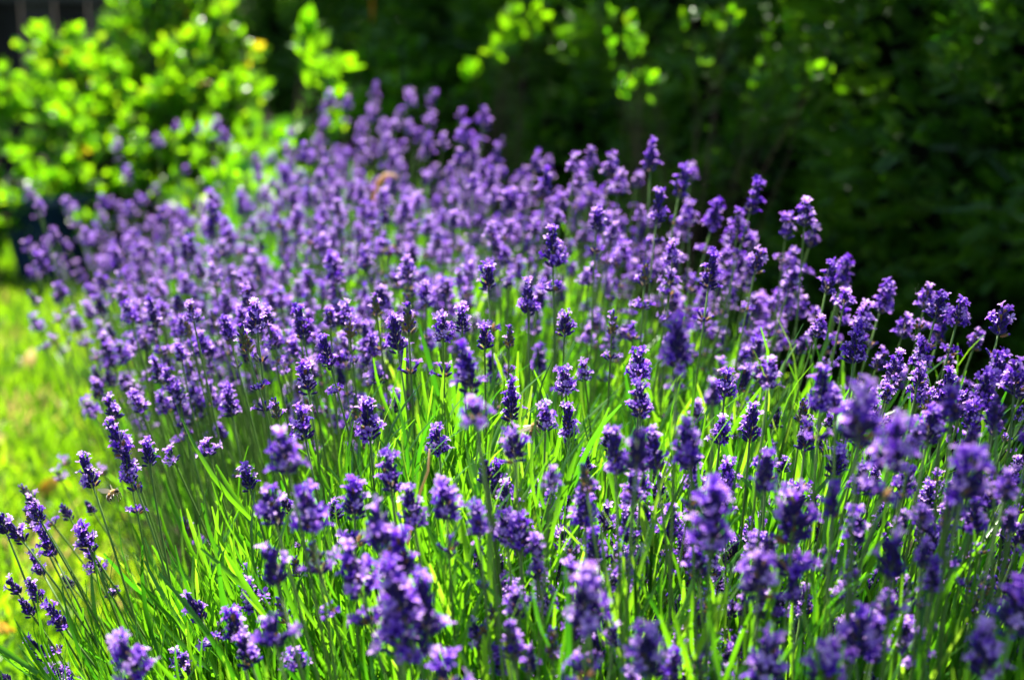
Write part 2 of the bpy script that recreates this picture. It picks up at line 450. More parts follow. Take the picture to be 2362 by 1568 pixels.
# ------------------------------------------------------------------ where the spikes stand
# x, y (of the head's middle), depth, kind, scale, lower rings; taken by eye, then rooted in the bed
SEEN = """
880 1225 .68 B 1.1 0;  935 1375 .62 T 1.15 1;  925 1285 .72 H 1.1 1;  915 1460 .62 P 1.1 0;  985 1410 .64 L 1.1 0;  1352 1375 .60 T 1.2 1;
1495 1510 .60 H 1.1 0;  1770 1535 .60 P 1.1 0;  1895 1530 .58 P 1.0 0;  1972 1470 .60 P 1.05 0;  2275 1515 .60 P 1.1 1;  2335 1410 .58 H 1.15 0;
2220 1105 .60 H 1.25 0;  1980 965 .60 P 1.2 0;  2052 1040 .62 P 1.1 1;  1640 1205 .62 T 1.15 0;  1828 1200 .74 H 1.25 1;  1750 1325 .62 H 1.1 0;
2055 1290 .64 B 1.05 1;  1468 1040 .66 B 1.0 0;  1590 1030 .78 T 1.1 1;  832 1330 .74 P 1.15 1;  1562 800 .80 T 1.15 0;  1085 855 .88 T 1.1 0;
1100 962 .70 R .9 0;  1188 1030 .86 H 1.05 0;  665 1055 .74 P 1.0 0;  635 1175 .82 H 1.15 0;  718 1190 .76 P 1.05 1;  818 1160 .90 H 1.15 1;
1030 1160 .80 H 1.2 1;  955 1172 .88 L 1.05 0;  320 1525 .70 P 1.05 0;  636 1470 .72 R 1.1 0;  640 1312 .74 B 1.0 0;  1200 1240 .86 H 1.1 1;
1892 905 .86 L 1.05 1;  1258 968 1.0 P .85 0;  1420 1050 .84 L 1.05 0;  1515 1040 .90 L 1.0 0;  735 1280 .84 G .9 1;  1970 1220 .78 H 1.0 1;
1170 1225 .92 P 1.0 0;  2140 985 .86 H 1.05 0;  1650 1690 .60 P 1.0 0;  1030 1570 .60 R 1.2 0;  1190 1500 .82 R 1.0 0;  2245 1200 .84 P 1.0 1;
592 738 1.12 P 1.05 1;  571 785 1.10 G 1.0 2;  711 878 1.08 H 1.1 0;  703 985 1.04 P 1.1 0;  762 815 1.14 L .95 1;  700 750 1.2 L .95 0;
852 968 1.06 L 1.2 0;  918 775 1.16 L 1.05 0;  942 742 1.14 G 1.1 1;  1022 760 1.14 P 1.0 1;  1066 740 1.14 H .95 1;  1180 930 1.06 T 1.05 0;
1472 850 1.06 P 1.05 1;  1476 925 1.0 L .95 0;  1305 885 1.12 P .95 0;  1310 975 1.08 L .95 0;  1730 980 1.06 L 1.05 0;  1660 1000 1.06 P 1.0 0;
1671 893 1.08 P 1.0 1;  1411 750 1.2 G .9 1;  1486 635 1.28 G 1.0 1;  1634 632 1.22 L 1.1 1;  1550 590 1.3 P .95 1;  1275 575 1.24 L 1.25 1;
1375 512 1.34 H 1.0 1;  1126 645 1.24 H 1.05 1;  1218 690 1.22 L 1.05 0;  1013 1022 1.04 P .95 0;  902 1092 .94 L 1.0 0;  1126 1092 .96 B 1.0 1;
1174 1150 .98 P .95 0;  1394 1196 1.02 B .95 1;  1291 1250 1.02 R 1.3 0;  1288 1312 1.02 P .95 0;  1172 1365 .96 H 1.0 0;  1155 1320 .98 L .95 0;
266 945 1.2 H 1.0 1;  326 930 1.28 H 1.0 0;  283 1012 1.12 L 1.1 1;  344 1050 1.1 H .9 0;  300 1078 1.12 L 1.0 1;  213 1088 1.1 L 1.0 0;
52 1225 1.1 B 1.0 0;  14 1208 1.1 B .9 0;  122 1252 1.12 L .9 0;  206 1245 1.1 H 1.05 0;  161 1180 1.22 B .8 0;  228 1300 1.14 P .9 1;
464 1402 1.0 B 1.05 1;  588 1378 1.0 P 1.1 0;  548 1452 .92 H 1.05 0;  578 1502 .84 H 1.1 0;  436 1535 .98 P 1.0 0;  1226 1520 .98 R 1.2 0;
1118 782 1.14 H .9 0;  688 1528 .9 R 1.0 0;  150 1556 1.06 P .9 0;  98 1300 1.14 L .75 0;  42 1352 1.12 B .8 0;  72 1398 1.1 B .85 1;  150 1420 1.08 L .9 0;  112 1492 1.08 L .9 0;  20 1555 1.1 B .8 0;
2157 712 1.16 H 1.05 1;  2206 728 1.16 P 1.05 1;  2303 745 1.12 H 1.1 1;  1730 460 1.42 L 1.15 1;  1514 482 1.36 L 1.1 1;  1565 425 1.48 L 1.1 1;
1856 500 1.34 P 1.15 0;  1812 528 1.42 H 1.05 1;  1905 645 1.28 L 1.0 0;  1946 696 1.22 R 1.0 0;  1742 605 1.3 H 1.0 1;  1678 1103 1.02 P 1.0 0;
1982 1112 .94 P .95 0;  2082 1115 .94 P .95 0;  1856 1010 1.0 H 1.0 1;  2312 1312 .98 L 1.0 0;  2166 1262 .96 P .95 0;  1848 1392 .96 P .95 0;
1540 1215 .98 L 1.0 0;  1490 1200 1.0 L .95 1;  1921 1070 .96 H .95 0;  2262 905 1.02 T 1.1 0;  2240 965 1.0 H 1.0 1;  2300 862 1.02 P 1.1 1;
1566 1482 .92 R 1.0 1;  2245 1388 .92 G .9 0;  1372 1262 .94 L .9 0;  1410 1352 .94 P .9 0;  576 1106 1.06 H .9 0;  482 1040 1.14 R 1.0 0;
402 1056 1.16 R .9 0;  1302 752 1.18 H .95 1;  1174 780 1.18 G .8 1;  1350 860 1.2 P .8 0;  1458 775 1.32 R 1.1 0;  640 945 1.12 G .8 0;
690 1305 1.0 G .8 0;  660 1410 .96 G .85 0;  1880 760 1.22 P .9 0;  1970 800 1.06 T 1.05 1;  2060 850 1.12 P 1.0 1;  1545 650 1.3 R 1.0 1;
2030 690 1.34 T 1.1 1;  1990 740 1.26 P 1.1 0;  2080 760 1.3 P 1.0 1;  2340 880 1.0 P 1.1 0;  2180 900 1.06 L 1.0 0;  2120 830 1.16 P 1.0 1;  1940 630 1.4 T 1.0 0;
1405 390 1.62 P 1.15 1;  1426 430 1.6 P 1.1 0;  1500 365 1.55 T 1.1 0;  1255 430 1.6 T 1.1 1;  1330 425 1.75 H 1.0 1;  1232 380 1.85 T 1.0 0;
1068 310 2.1 P 1.3 0;  985 340 2.25 T 1.2 1;  1020 330 2.3 P 1.0 0;  1140 360 2.15 L 1.1 1;  1130 420 1.9 T 1.1 0;  760 235 2.55 P 1.25 1;
800 243 2.6 P 1.05 1;  862 213 2.62 T 1.0 1;  942 232 2.55 P 1.25 1;  993 232 2.6 L 1.0 1;  883 295 2.5 P 1.0 0;  832 292 2.5 P 1.0 0;
945 300 2.45 P 1.0 0;  1085 370 2.1 T 1.2 1;  1170 470 1.75 H 1.15 1;  1640 500 1.5 T 1.1 1;  1700 520 1.42 P 1.05 1;  1590 500 1.55 P 1.1 0;
75 450 2.5 P 1.0 1;  165 480 2.3 P 1.15 1;  270 340 2.7 P 1.0 1;  365 330 2.7 P 1.0 0;  408 296 2.75 P .9 0;  460 300 2.75 P .9 0;  498 293 2.7 P 1.1 1;  518 318 2.7 P 1.1 0;
130 545 2.0 H 1.0 1;  105 610 1.95 L 1.1 1;  68 575 2.1 R 1.1 1;  90 750 1.8 P 1.0 1;  125 785 1.75 R .9 0;  230 900 1.4 H .95 0;  85 690 1.9 G 1.0 0;
385 930 1.3 P .85 1;  450 915 1.34 P .9 0;  490 910 1.34 L .95 0;  535 930 1.26 T 1.0 0;  155 1065 1.5 R .9 0;  140 1100 1.46 R .85 0
"""
KL = list(KINDS)
spots = []      # x, y, z of the head's base, kind, scale, rings, hand-placed?
for q in SEEN.replace("\n", " ").split(";"):
    w = q.split()
    if not w: continue
    D = float(w[2])
    if D < .92: D = .76 + (D - .6) * .53         # the close ones stand a little further off than they look
    p = at(float(w[0]), float(w[1]), D)
    sc = float(w[4]) * SIZE * (1.26 if D < .85 else 1.03)
    p.z -= KINDS[w[3]][2] * sc * .5
    spots.append((p, w[3], sc, int(w[5]), True))
# the rest of the bed: dense beyond the near gap
r0 = random.Random(5)
def wpick(s): return r0.choice(s)
cnt = 0
while cnt < 900:
    y = 1.22 + 1.6 * r0.random() ** 0.95
    a, b = xl(y), xr(y)
    x = r0.uniform(a - .02, b + .02)
    clump = .5 + .5 * math.sin(x * 17 + 2 * math.sin(y * 6)) * math.sin(y * 11 + x * 5)
    if r0.random() > .35 + .75 * clump: continue
    e = min(1, max(0, (x - a) / .16))
    if r0.random() > .35 + .65 * e: continue
    if y < 1.42 and r0.random() < (.86 if x < .14 else .45): continue
    if y > 2.4 and r0.random() < .55: continue
    z = .445 + r0.gauss(0, .038) - .10 * (1 - e) * r0.random() - .03 * max(0, min(1, (1.45 - y) / .2)) - .105 * max(0, min(1, (y - 1.6) / .8)) * (1 - max(0, min(1, (x - a - .2) / .25))) + (.05 * r0.random() if r0.random() < .12 else 0)
    spots.append((Vector((x, y, z)), wpick("PPPPTHHHLBRR"), SIZE * r0.uniform(.75, 1.12), r0.choice((0, 0, 1, 1, 1, 2)), False))
    cnt += 1
cnt = 0
while cnt < 430:                                   # the near right half
    y = r0.uniform(.80, 1.18)
    x = r0.uniform(max(-.02, xl(y)), .36 * y)
    z = r0.gauss(.37, .065) + .05 * (x > .2)
    px, py = proj((x, y, z))
    if px < 900 or py < 880: continue
    if abs(px - 1238) < 62 and abs(py - 990) < 95 and y < 1.06: continue      # keep the view of the bee
    if px < 1900 and py < 1080 and r0.random() < .8: continue
    spots.append((Vector((x, y, z)), wpick("PPHHLLBBGRT"), SIZE * r0.uniform(.62, 1.02), r0.choice((0, 0, 0, 1, 1)), False))
    cnt += 1
cnt = 0
while cnt < 26:                                    # low ones hanging out of the near left side
    px, py, D = r0.uniform(60, 800), r0.uniform(1150, 1560), r0.uniform(1.05, 1.3)
    p = at(px, py, D)
    if p.z < .16: continue
    spots.append((p, wpick("BBLGHR"), SIZE * r0.uniform(.7, .95), r0.choice((0, 0, 1)), False))
    cnt += 1

cnt = 0
while cnt < 150:                                   # smaller ones filling the lawn side of the middle
    px, py, D = r0.uniform(110, 900), r0.uniform(700, 1010), r0.uniform(1.24, 1.62)
    p = at(px, py, D)
    if p.x < xl(D) + .01 or p.z < .24: continue
    if py > 850 and r0.random() < .5: continue
    spots.append((p, wpick("PPHHLBGRT"), SIZE * r0.uniform(.72, 1.02), r0.choice((0, 0, 1, 1)), False))
    cnt += 1

def root_of(p):
    cx = .5 * (xl(p.y) + xr(p.y))
    off = p.x - cx
    low = max(0, .45 - p.z)
    rx = p.x - off * (.24 + .8 * low) + r0.gauss(0, .02)
    ry = p.y + r0.gauss(.02, .035) + (.05 if p.y < .8 else 0)
    return Vector((rx, ry, .02))

def stem_path(a, b, n=8):
    c = a.lerp(b, .5); c.z = a.z + (b.z - a.z) * .62
    c.x += r0.gauss(0, .006); c.y += r0.gauss(0, .006)
    pts = []
    for i in range(n + 1):
        t = i / n
        pts.append(a * (1 - t) ** 2 + c * (2 * t * (1 - t)) + b * t * t)
    return pts, (b - c).normalized()

plants = []
for p, k, sc, rings, hand in spots:
    a = root_of(p)
    pts, tan = stem_path(a, p)
    mid = p + tan * (KINDS[k][2] * sc * .5)
    px, py = proj(mid)
    inside = -40 < px < 2400 and -40 < py < 1610
    area = (sc * (KINDS[k][2] + .012) / p.y) * (1 if inside else 0)
    plants.append(dict(a=a, p=p, k=k, sc=sc, rings=rings, hand=hand, pts=pts, tan=tan, px=px, py=py, area=area, inside=inside, spin=r0.random() * 6.28, v=r0.randrange(NV)))
plants = [q for q in plants if q['inside']]
plants.sort(key=lambda q: -q['area'])
for q in plants:
    rr, d = [], .010
    for j in range(q['rings']):
        d += r0.uniform(.010, .020) if j else r0.uniform(.005, .022)
        rr.append((d, r0.randrange(4), r0.random() * 6.28, r0.uniform(.85, 1.1)))
    q['rr'] = rr
single, mass = plants[:300], plants[300:]

# ---- labels: look first, then what each stands among, then the place along the row
SKY_X = [0, 150, 400, 700, 1000, 1250, 1500, 1750, 1900, 2100, 2361]
SKY_Y = [480, 470, 400, 330, 380, 430, 460, 490, 600, 720, 840]
ORD = "first second third fourth fifth sixth seventh eighth ninth tenth eleventh twelfth thirteenth fourteenth fifteenth sixteenth seventeenth eighteenth nineteenth twentieth".split()
ORD += ["twenty-" + o for o in ORD[:9]] + ["thirtieth"] + ["thirty-" + o for o in ORD[:9]]
def look(q):
    k = KINDS[q['k']]
    return k[6]
def place(q):
    x, y, D = q['px'], q['py'], q['p'].y
    if D < .85: return "blurred close to the camera"
    if y < np.interp(x, SKY_X, SKY_Y): return "topping bed against dark hedge"
    if x < 430 and y > 1000: return "leaning over the lawn"
    if x < 430: return "on the bed's lawn side"
    if D > 1.2: return "in the purple band behind"
    if x > 1950: return "on the bed's hedge side"
    if y < 1010: return "above the leaf patch"
    if x < 900: return "among leaf blades near lawn"
    if y > 1330: return "low above bottom leaves"
    if x > 1500: return "among near flowers, hedge side"
    return "among thick near flowers"
RINGW = {0: "without lower ring", 1: "with one lower ring", 2: "with two lower rings"}
groups = {}
for q in single:
    groups.setdefault((q['k'], place(q), q['rings']), []).append(q)
for (k, pl, rg), qs in groups.items():
    qs.sort(key=lambda q: q['px'])
    base = f"{look(qs[0])} {RINGW[rg]}, {pl}"
    for i, q in enumerate(qs):
        if len(qs) == 1: q['label'] = base
        elif i == len(qs) - 1: q['label'] = base + ", rightmost"
        elif i == 0: q['label'] = base + ", leftmost"
        else: q['label'] = base + f", {ORD[i]} from left"

SPECIAL = {  # the spikes that anyone would pick out
 (1180, 930): "broad lavender spike with splayed lowest florets, just left of the tan bee",
 (1258, 968): "small violet head that the tan bee is flying up to",
 (592, 738): "tall pale lavender spike on a thin stem, right of the grey bud spike",
 (571, 785): "grey-green unopened lavender spike with two rings below, tallest on its side",
 (1275, 575): "long dark lavender spike leaning right, tallest sharp one over the purple band",
 (1730, 460): "lone slender lavender spike standing clear against the dark hedge top",
 (1856, 500): "broad bright lavender head leaning right at the hedge edge of the skyline",
 (1980, 965): "large dark blurred lavender head, highest of the close ones",
 (2220, 1105): "large dark indigo blurred head at the height of the middle, widest in the photo",
 (852, 968): "dark curved lavender spike leaning right over the leaf patch",
 (703, 985): "open lavender head of spread florets with the stem crossing in front",
 (1472, 850): "compact sharp lavender head with small ring below, above leaf patch near hedge side",
 (2303, 745): "last tall lavender spike against the hedge, at the far right",
 (588, 1378): "bright violet plump head low among the leaf blades, front-lit",
 (1500, 365): "tall lone lavender spike rising highest above the purple band by the hedge",
 (52, 1225): "outermost pair of dark bud spikes over the lawn, the right one",
 (14, 1208): "outermost pair of dark bud spikes over the lawn, the left one",
}
for q in single:
    for (x, y), t in SPECIAL.items():
        if q['hand'] and abs(q['px'] - x) < 9 and abs(q['py'] - y) < 9:
            q['label'] = t

def head_matrix(pos, tan, spin, sc):
    d = tan.to_track_quat('Z', 'Y') @ Quaternion((0, 0, 1), spin)
    return Matrix.Translation(pos) @ d.to_matrix().to_4x4() @ Matrix.Scale(sc, 4)
def along(pts, d):
    """point and direction d metres below the end of the path"""
    i = len(pts) - 1
    while i > 0:
        s_ = (pts[i] - pts[i - 1]).length
        if d <= s_:
            return pts[i].lerp(pts[i - 1], d / s_), (pts[i] - pts[i - 1]).normalized()
        d -= s_; i -= 1
    return pts[0], (pts[1] - pts[0]).normalized()

GROUP = "flowering lavender stems of the bed"
for q in single:
    t = thing("lavender_flower", q['label'], "lavender", q['a'], GROUP)
    mb = MB()
    pts = [p - q['a'] for p in q['pts']]
    V, F = tube(pts, np.linspace(.00125, .0008, len(pts)) * (.8 + .3 * q['sc'] * .7), 5, 0)
    mb.add(V, F, np.linspace(0, .4, len(V)))
    mb.build("stem", M_STEM, t)
    hm, pm = HEADS[q['k'], q['v']]
    h = link("flower_head", hm, t)
    h.matrix_basis = head_matrix(pts[-1], q['tan'], q['spin'], q['sc'])
    link("petals", pm, h)
    for d, v, sp, s2 in q['rr']:
        pos, tan = along(pts, d)
        w = link("lower_whorl", RINGS[v][0], t)
        w.matrix_basis = head_matrix(pos, tan, sp, s2 * q['sc'])
        link("petals", RINGS[v][1], w)

# all the smaller ones behind: one mass
mb = MB()
acc = {}
for q in mass:
    V, F = tube(q['pts'][2:], np.linspace(.0012, .0008, len(q['pts']) - 2), 3, 0, cap=False)
    mb.add(V, F, .2 + .5 * r0.random(), 0)
    acc.setdefault((q['k'], q['v'], q['p'].y < 1.4), []).append(head_matrix(q['p'], q['tan'], q['spin'], q['sc']))
    for d, v, sp, s2 in q['rr']:
        pos, tan = along(q['pts'], d)
        acc.setdefault(('ring', v, q['p'].y < 1.4), []).append(head_matrix(pos, tan, sp, s2 * q['sc']))
for key, ms in acc.items():
    ms = np.array([[list(r_) for r_ in m] for m in ms])
    src = (HIGH if key[2] else LOW)[key[:2]]
    mb.spread(src[0], ms, mat=1)
    mb.spread(src[1], ms, rng.uniform(-.05, .27, len(ms)), mat=2)
tag(mb.build("lavender_flowers", [M_STEM, M_CALYX, M_PETAL]), kind="stuff")

# ------------------------------------------------------------------ lavender leaves
mb = MB()
pos, dr, sp, sc, tn = [], [], [], [], []
N = 4600
for i in range(N + 750):
    y = .5 + 2.3 * r0.random() ** 1.25
    side_fill = i >= N                             # the leafy flank over the lawn
    if side_fill: y = r0.uniform(.93, 1.32)
    a, b = xl(y), xr(y)
    a += -.02 + .12 * min(1, max(0, (y - 1.15) / .25))
    x = r0.uniform(a + .02, b + .03)
    if side_fill: x = r0.uniform(a + .0, a + .26)
    cx = .5 * (a + b)
    e = min(1, max(0, (x - a) / .22)) * min(1, max(.3, (b + .08 - x) / .15))
    h = (.20 + .17 * e) * r0.uniform(.75, 1.12)
    if y > 1.35 and x < a + .14 and r0.random() < .6: continue
    if .95 < y < 1.25: h += .02
    if y > 1.3: h -= .03
    if y < .8: h -= .05
    off = (x - cx)
    lean = off * r0.uniform(.05, .45) * (1 if off > 0 or y < 1.15 else .3) + r0.gauss(0, .02)
    base = Vector((x - off * .35, y + r0.gauss(0, .02), .02))
    top = Vector((x + lean, y + r0.gauss(0, .04) - .03, h))
    pts, tan = stem_path(base, top, 6)
    m = 15
    ph = r0.random() * 6.28
    tint = min(.95, max(.02, r0.gauss(.39, .26)))
    if y < 1.5 and i % 3 == 0:
        V, F = tube(pts, [.0013] * len(pts), 3, 0, cap=False)
        mb.add(V, F, .3, 0)
    for j in range(m):
        t = .38 + .62 * j / (m - 1)
        k = min(len(pts) - 2, int(t * (len(pts) - 1)))
        P_ = pts[k].lerp(pts[k + 1], t * (len(pts) - 1) - k)
        T_ = (pts[k + 1] - pts[k]).normalized()
        aa = ph + j * 1.5708 * 1.02 + r0.gauss(0, .3)
        spread_ = r0.uniform(.30, .75) * (1.15 - .55 * t)
        side = Vector((math.cos(aa), math.sin(aa), 0))
        d = (T_ + side * spread_).normalized()
        pos.append(tuple(P_)); dr.append(tuple(d)); sc.append(r0.uniform(.7, 1.25) * (.75 + .35 * t))
        tn.append(tint + r0.gauss(0, .10))
        # blade bends outward: spin so that local +Y looks away from the shoot
        sp.append(r0.gauss(0, .7))
pos, dr, sp, sc, tn = map(np.array, (pos, dr, sp, sc, tn))
pick = rng.integers(0, 4, len(pos))
for k, (L, W, B) in enumerate(((.046, .0028, .22), (.055, .0025, .38), (.038, .0031, .12), (.062, .0027, .5))):
    s_ = pick == k
    mb.spread(blade(L, W, 4, B, .35, .2, lambda t: max(.22, (math.sin(math.pi * min(1, .18 + .78 * t)) ** .5))), frames(pos[s_], dr[s_], sp[s_], sc[s_]), np.clip(tn[s_], 0, 1))
tag(mb.build("lavender_leaves", M_LEAF), kind="stuff")

# ------------------------------------------------------------------ shrubs
def leaf_shape(t): return max(.10, math.sin(math.pi * t ** .8) ** .85) if t < .97 else .10
LEAF = blade(.032, .020, 4, .25, .28, .1, leaf_shape)
BIGLEAF = blade(.058, .036, 4, .3, .25, .1, leaf_shape)
def shrub(name, label, base, lobes, count, leaf, twigs, sizes=(.7, 1.2), yellow=.03, tint=.5, thick=1.0, ulo=.35):
    t = thing(name, label, "shrub", base)
    base = Vector(base)
    pos, dr, tn = [], [], []
    st = MB()
    tot = sum(c for _, _, c in lobes)
    rr = random.Random(hash_name(name) + 3)
    for (c, rad, wgt) in lobes:
        c = Vector(c)
        nt = max(2, int(twigs * wgt / tot))
        for k in range(nt):
            d = Vector((rr.gauss(0, 1), rr.gauss(0, 1), rr.gauss(.15, 1))).normalized()
            e = rr.uniform(.62, 1.06)
            tip = c + Vector((d.x * rad[0], d.y * rad[1], d.z * rad[2])) * e
            tip.z = max(tip.z, .06)
            p0 = base + Vector((rr.gauss(0, .03), rr.gauss(0, .03), 0))
            p1 = p0.lerp(c, .55) + Vector((rr.gauss(0, .03), rr.gauss(0, .03), rr.gauss(0, .03)))
            pts = [p0, p0.lerp(p1, .6), p1.lerp(tip, .3), p1.lerp(tip, .75) + Vector((0, 0, .015)), tip]
            V, F = tube([p - base for p in pts], [r_ * thick for r_ in (.007, .005, .0035, .002, .001)], 5, 0)
            st.add(V, F, 0.2)
            m = max(2, int(count * wgt / tot / nt))
            for j in range(m):
                u = rr.uniform(ulo, 1.0)
                P_ = pts[2].lerp(pts[4], u)
                dd = (tip - pts[2]).normalized() + Vector((rr.gauss(0, .8), rr.gauss(0, .8), rr.gauss(.05, .45)))
                pos.append(tuple(P_ - base)); dr.append(tuple(dd))
                tn.append(.98 if rr.random() < yellow else min(.9, max(0, rr.gauss(tint, .2))))
    st.build("branches", M_TWIG, t)
    lv = MB()
    n = len(pos)
    lv.spread(leaf, frames(np.array(pos), np.array(dr), rng.random(n) * 6.28, rng.uniform(*sizes, n)), np.array(tn))
    lv.build("leaves", M_SHRUB, t)
    return t
def hash_name(s): return sum(ord(c) * (i + 1) for i, c in enumerate(s))

shrub("leafy_shrub", "large rounded bright green shrub of small leaves beyond the lawn", (-.90, 4.25, 0),
      [((-.84, 4.36, .60), (.24, .16, .26), 7), ((-1.09, 4.22, .555), (.13, .10, .05), 1.6), ((-1.17, 4.12, .45), (.12, .12, .06), 1.8),
       ((-.73, 4.22, .52), (.12, .13, .16), 3.0), ((-.90, 4.14, .46), (.22, .13, .14), 4), ((-1.0, 3.98, .31), (.24, .13, .12), 4), ((-.76, 3.95, .28), (.18, .12, .12), 3), ((-1.05, 3.85, .2), (.2, .1, .08), 2), (at(470, 215, 4.08), (.16, .10, .07), 2.2)], 9200, LEAF, 520, tint=.58, yellow=.012, ulo=.5)
shrub("low_shrub", "low yellow-green shrub at the edge of the frame by the lawn", (-1.30, 4.0, 0),
      [((-1.30, 4.0, .27), (.13, .15, .14), 4), ((-1.22, 3.92, .18), (.14, .12, .09), 2)], 900, LEAF, 90, tint=.6)
shrub("young_shrub", "sparse young shrub with broad glowing leaves behind the lavender, before the dark hedge", (-.55, 3.45, 0),
      [(at(690, 280, 3.4), (.09, .08, .06), 3), (at(740, 180, 3.4), (.08, .08, .05), 1.4), (at(725, 110, 3.45), (.05, .06, .05), .8),
       (at(610, 370, 3.3), (.09, .08, .06), 2.2), (at(560, 440, 3.2), (.07, .08, .07), 1.6), (at(690, 330, 3.4), (.12, .1, .05), 2), (at(470, 470, 3.1), (.08, .08, .08), 1.5)],
      330, BIGLEAF, 60, (.5, .9), yellow=.006, ulo=.7)

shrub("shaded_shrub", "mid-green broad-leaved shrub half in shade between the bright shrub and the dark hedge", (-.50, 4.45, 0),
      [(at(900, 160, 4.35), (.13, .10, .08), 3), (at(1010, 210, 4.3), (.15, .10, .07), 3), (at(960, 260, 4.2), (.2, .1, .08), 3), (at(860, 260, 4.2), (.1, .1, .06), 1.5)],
      420, BIGLEAF, 70, (.6, 1.0), yellow=.01, tint=.05, ulo=.6)  # low tint puts part of the shade into the leaf colour

# ------------------------------------------------------------------ the hedge
HP = [Vector((1.75, .9)), Vector((.82, 2.25)), Vector((-.22, 4.55)), Vector((-.62, 5.35)), Vector((-1.0, 5.8))]
def hedge_at(s_):
    L = [(HP[i + 1] - HP[i]).length for i in range(len(HP) - 1)]
    s_ *= sum(L)
    for i, l in enumerate(L):
        if s_ <= l or i == len(L) - 1:
            p = HP[i].lerp(HP[i + 1], min(1, s_ / l)); d = (HP[i + 1] - HP[i]).normalized()
            return p, Vector((-d.y, d.x))            # the face looks to the left and the camera
        s_ -= l
H_H = 1.2
hedge = thing("hedge", "tall dark clipped evergreen hedge in its own shade behind the bed", "hedge", (.3, 3.4, 0))
hb = Vector((.3, 3.4, 0))
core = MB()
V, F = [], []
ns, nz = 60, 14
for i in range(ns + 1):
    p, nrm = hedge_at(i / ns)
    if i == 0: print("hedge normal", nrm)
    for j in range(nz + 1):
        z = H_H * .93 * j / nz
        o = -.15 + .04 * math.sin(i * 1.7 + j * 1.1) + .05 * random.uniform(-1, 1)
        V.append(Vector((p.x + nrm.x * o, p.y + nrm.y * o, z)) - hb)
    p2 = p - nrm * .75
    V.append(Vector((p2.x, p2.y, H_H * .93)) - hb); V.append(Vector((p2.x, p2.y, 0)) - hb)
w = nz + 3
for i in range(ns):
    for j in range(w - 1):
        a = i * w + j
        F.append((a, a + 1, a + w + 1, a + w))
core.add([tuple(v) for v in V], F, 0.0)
core.build("dark_core", M_CORE, hedge, smooth=False)  # solid dark shell in place of twigs, stops light leaking through
# sprigs: a little shoot with flat needles left and right
sv, sf, stt = [], [], []
nd = 9
for k in range(nd):
    z = .008 + .048 * k / nd
    for sgn in (-1, 1):
        L = .016 * (1 - .45 * k / nd)
        b = len(sv)
        sv += [(0, 0, z), (sgn * L * .5, .002, z + .0045), (sgn * L, 0, z + .009), (sgn * L * .55, -.001, z + .0005)]
        sf.append((b, b + 1, b + 2, b + 3)); stt += [0, 0, .1, 0]
b = len(sv)
sv += [(-.0012, 0, 0), (.0012, 0, 0), (.0006, 0, .06), (-.0006, 0, .06)]; sf.append((b, b + 1, b + 2, b + 3)); stt += [0] * 4
SPRIG = (np.array(sv), np.array(sf), np.array(stt), np.zeros(len(sf), int))
pos, dr, tn = [], [], []
bump = lambda s_, z: .02 * (s_ > .45) * (1 + math.sin(s_ * 60 + z * 11)) + .06 * math.sin(s_ * 40 + 3 * math.sin(z * 6)) * math.sin(z * 9 + s_ * 17) + .04 * math.sin(s_ * 95 + z * 21)
NS = 36000
for i in range(NS):
    s_ = random.random()
    p, nrm = hedge_at(s_)
    if random.random() < .80:
        z = random.uniform(.0, H_H)
        o = bump(s_, z) + .02 * (z / H_H - .5) - .10 * random.random() ** 1.5 - (.03 if z < .15 else 0)
        q = Vector((p.x + nrm.x * o, p.y + nrm.y * o, z))
        d = Vector((nrm.x + random.gauss(0, .6), nrm.y + random.gauss(0, .6), random.gauss(.15, .6)))
    else:
        o = -.75 * random.random()
        q = Vector((p.x + nrm.x * o, p.y + nrm.y * o, H_H * .93 + random.uniform(-.02, .08)))
        d = Vector((random.gauss(0, .6), random.gauss(0, .6), 1))
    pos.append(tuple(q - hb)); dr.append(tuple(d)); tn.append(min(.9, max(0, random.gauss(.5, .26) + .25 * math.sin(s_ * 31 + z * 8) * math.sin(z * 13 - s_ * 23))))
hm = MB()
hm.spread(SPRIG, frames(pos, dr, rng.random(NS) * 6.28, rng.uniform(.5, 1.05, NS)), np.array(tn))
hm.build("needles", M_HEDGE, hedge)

# a deciduous shoot in front of the hedge whose leaves catch the sun
shrub("sunlit_sapling", "thin sapling with a few sunlit lime leaves rising before the dark hedge", (-.05, 3.72, 0),
      [(at(1200, 45, 3.65), (.055, .04, .03), 3.0), (at(1170, 85, 3.65), (.05, .04, .02), 2.2), (at(1125, 125, 3.65), (.06, .05, .02), 1), (at(1085, 155, 3.6), (.02, .02, .02), .5), (at(1265, 5, 3.7), (.05, .05, .03), 1), (at(930, 165, 4.1), (.03, .03, .03), .6)],
      150, BIGLEAF, 32, (.35, .7), yellow=.0, thick=.25, ulo=.86)
shrub("hazel_shoot", "wispy shoot with scattered pale sunlit leaves poking out of the hedge", (.30, 2.95, 0),
      [(at(1440, 75, 3.0), (.05, .03, .05), 1.6), (at(1460, 190, 3.0), (.05, .03, .03), 1.5), (at(1640, 30, 2.9), (.05, .03, .04), 1.0), (at(1720, 120, 2.8), (.10, .03, .06), 1.0), (at(1905, 145, 2.55), (.025, .02, .02), .5)],
      190, LEAF, 44, (.35, .72), yellow=.0, tint=.3, thick=.2, ulo=.86)

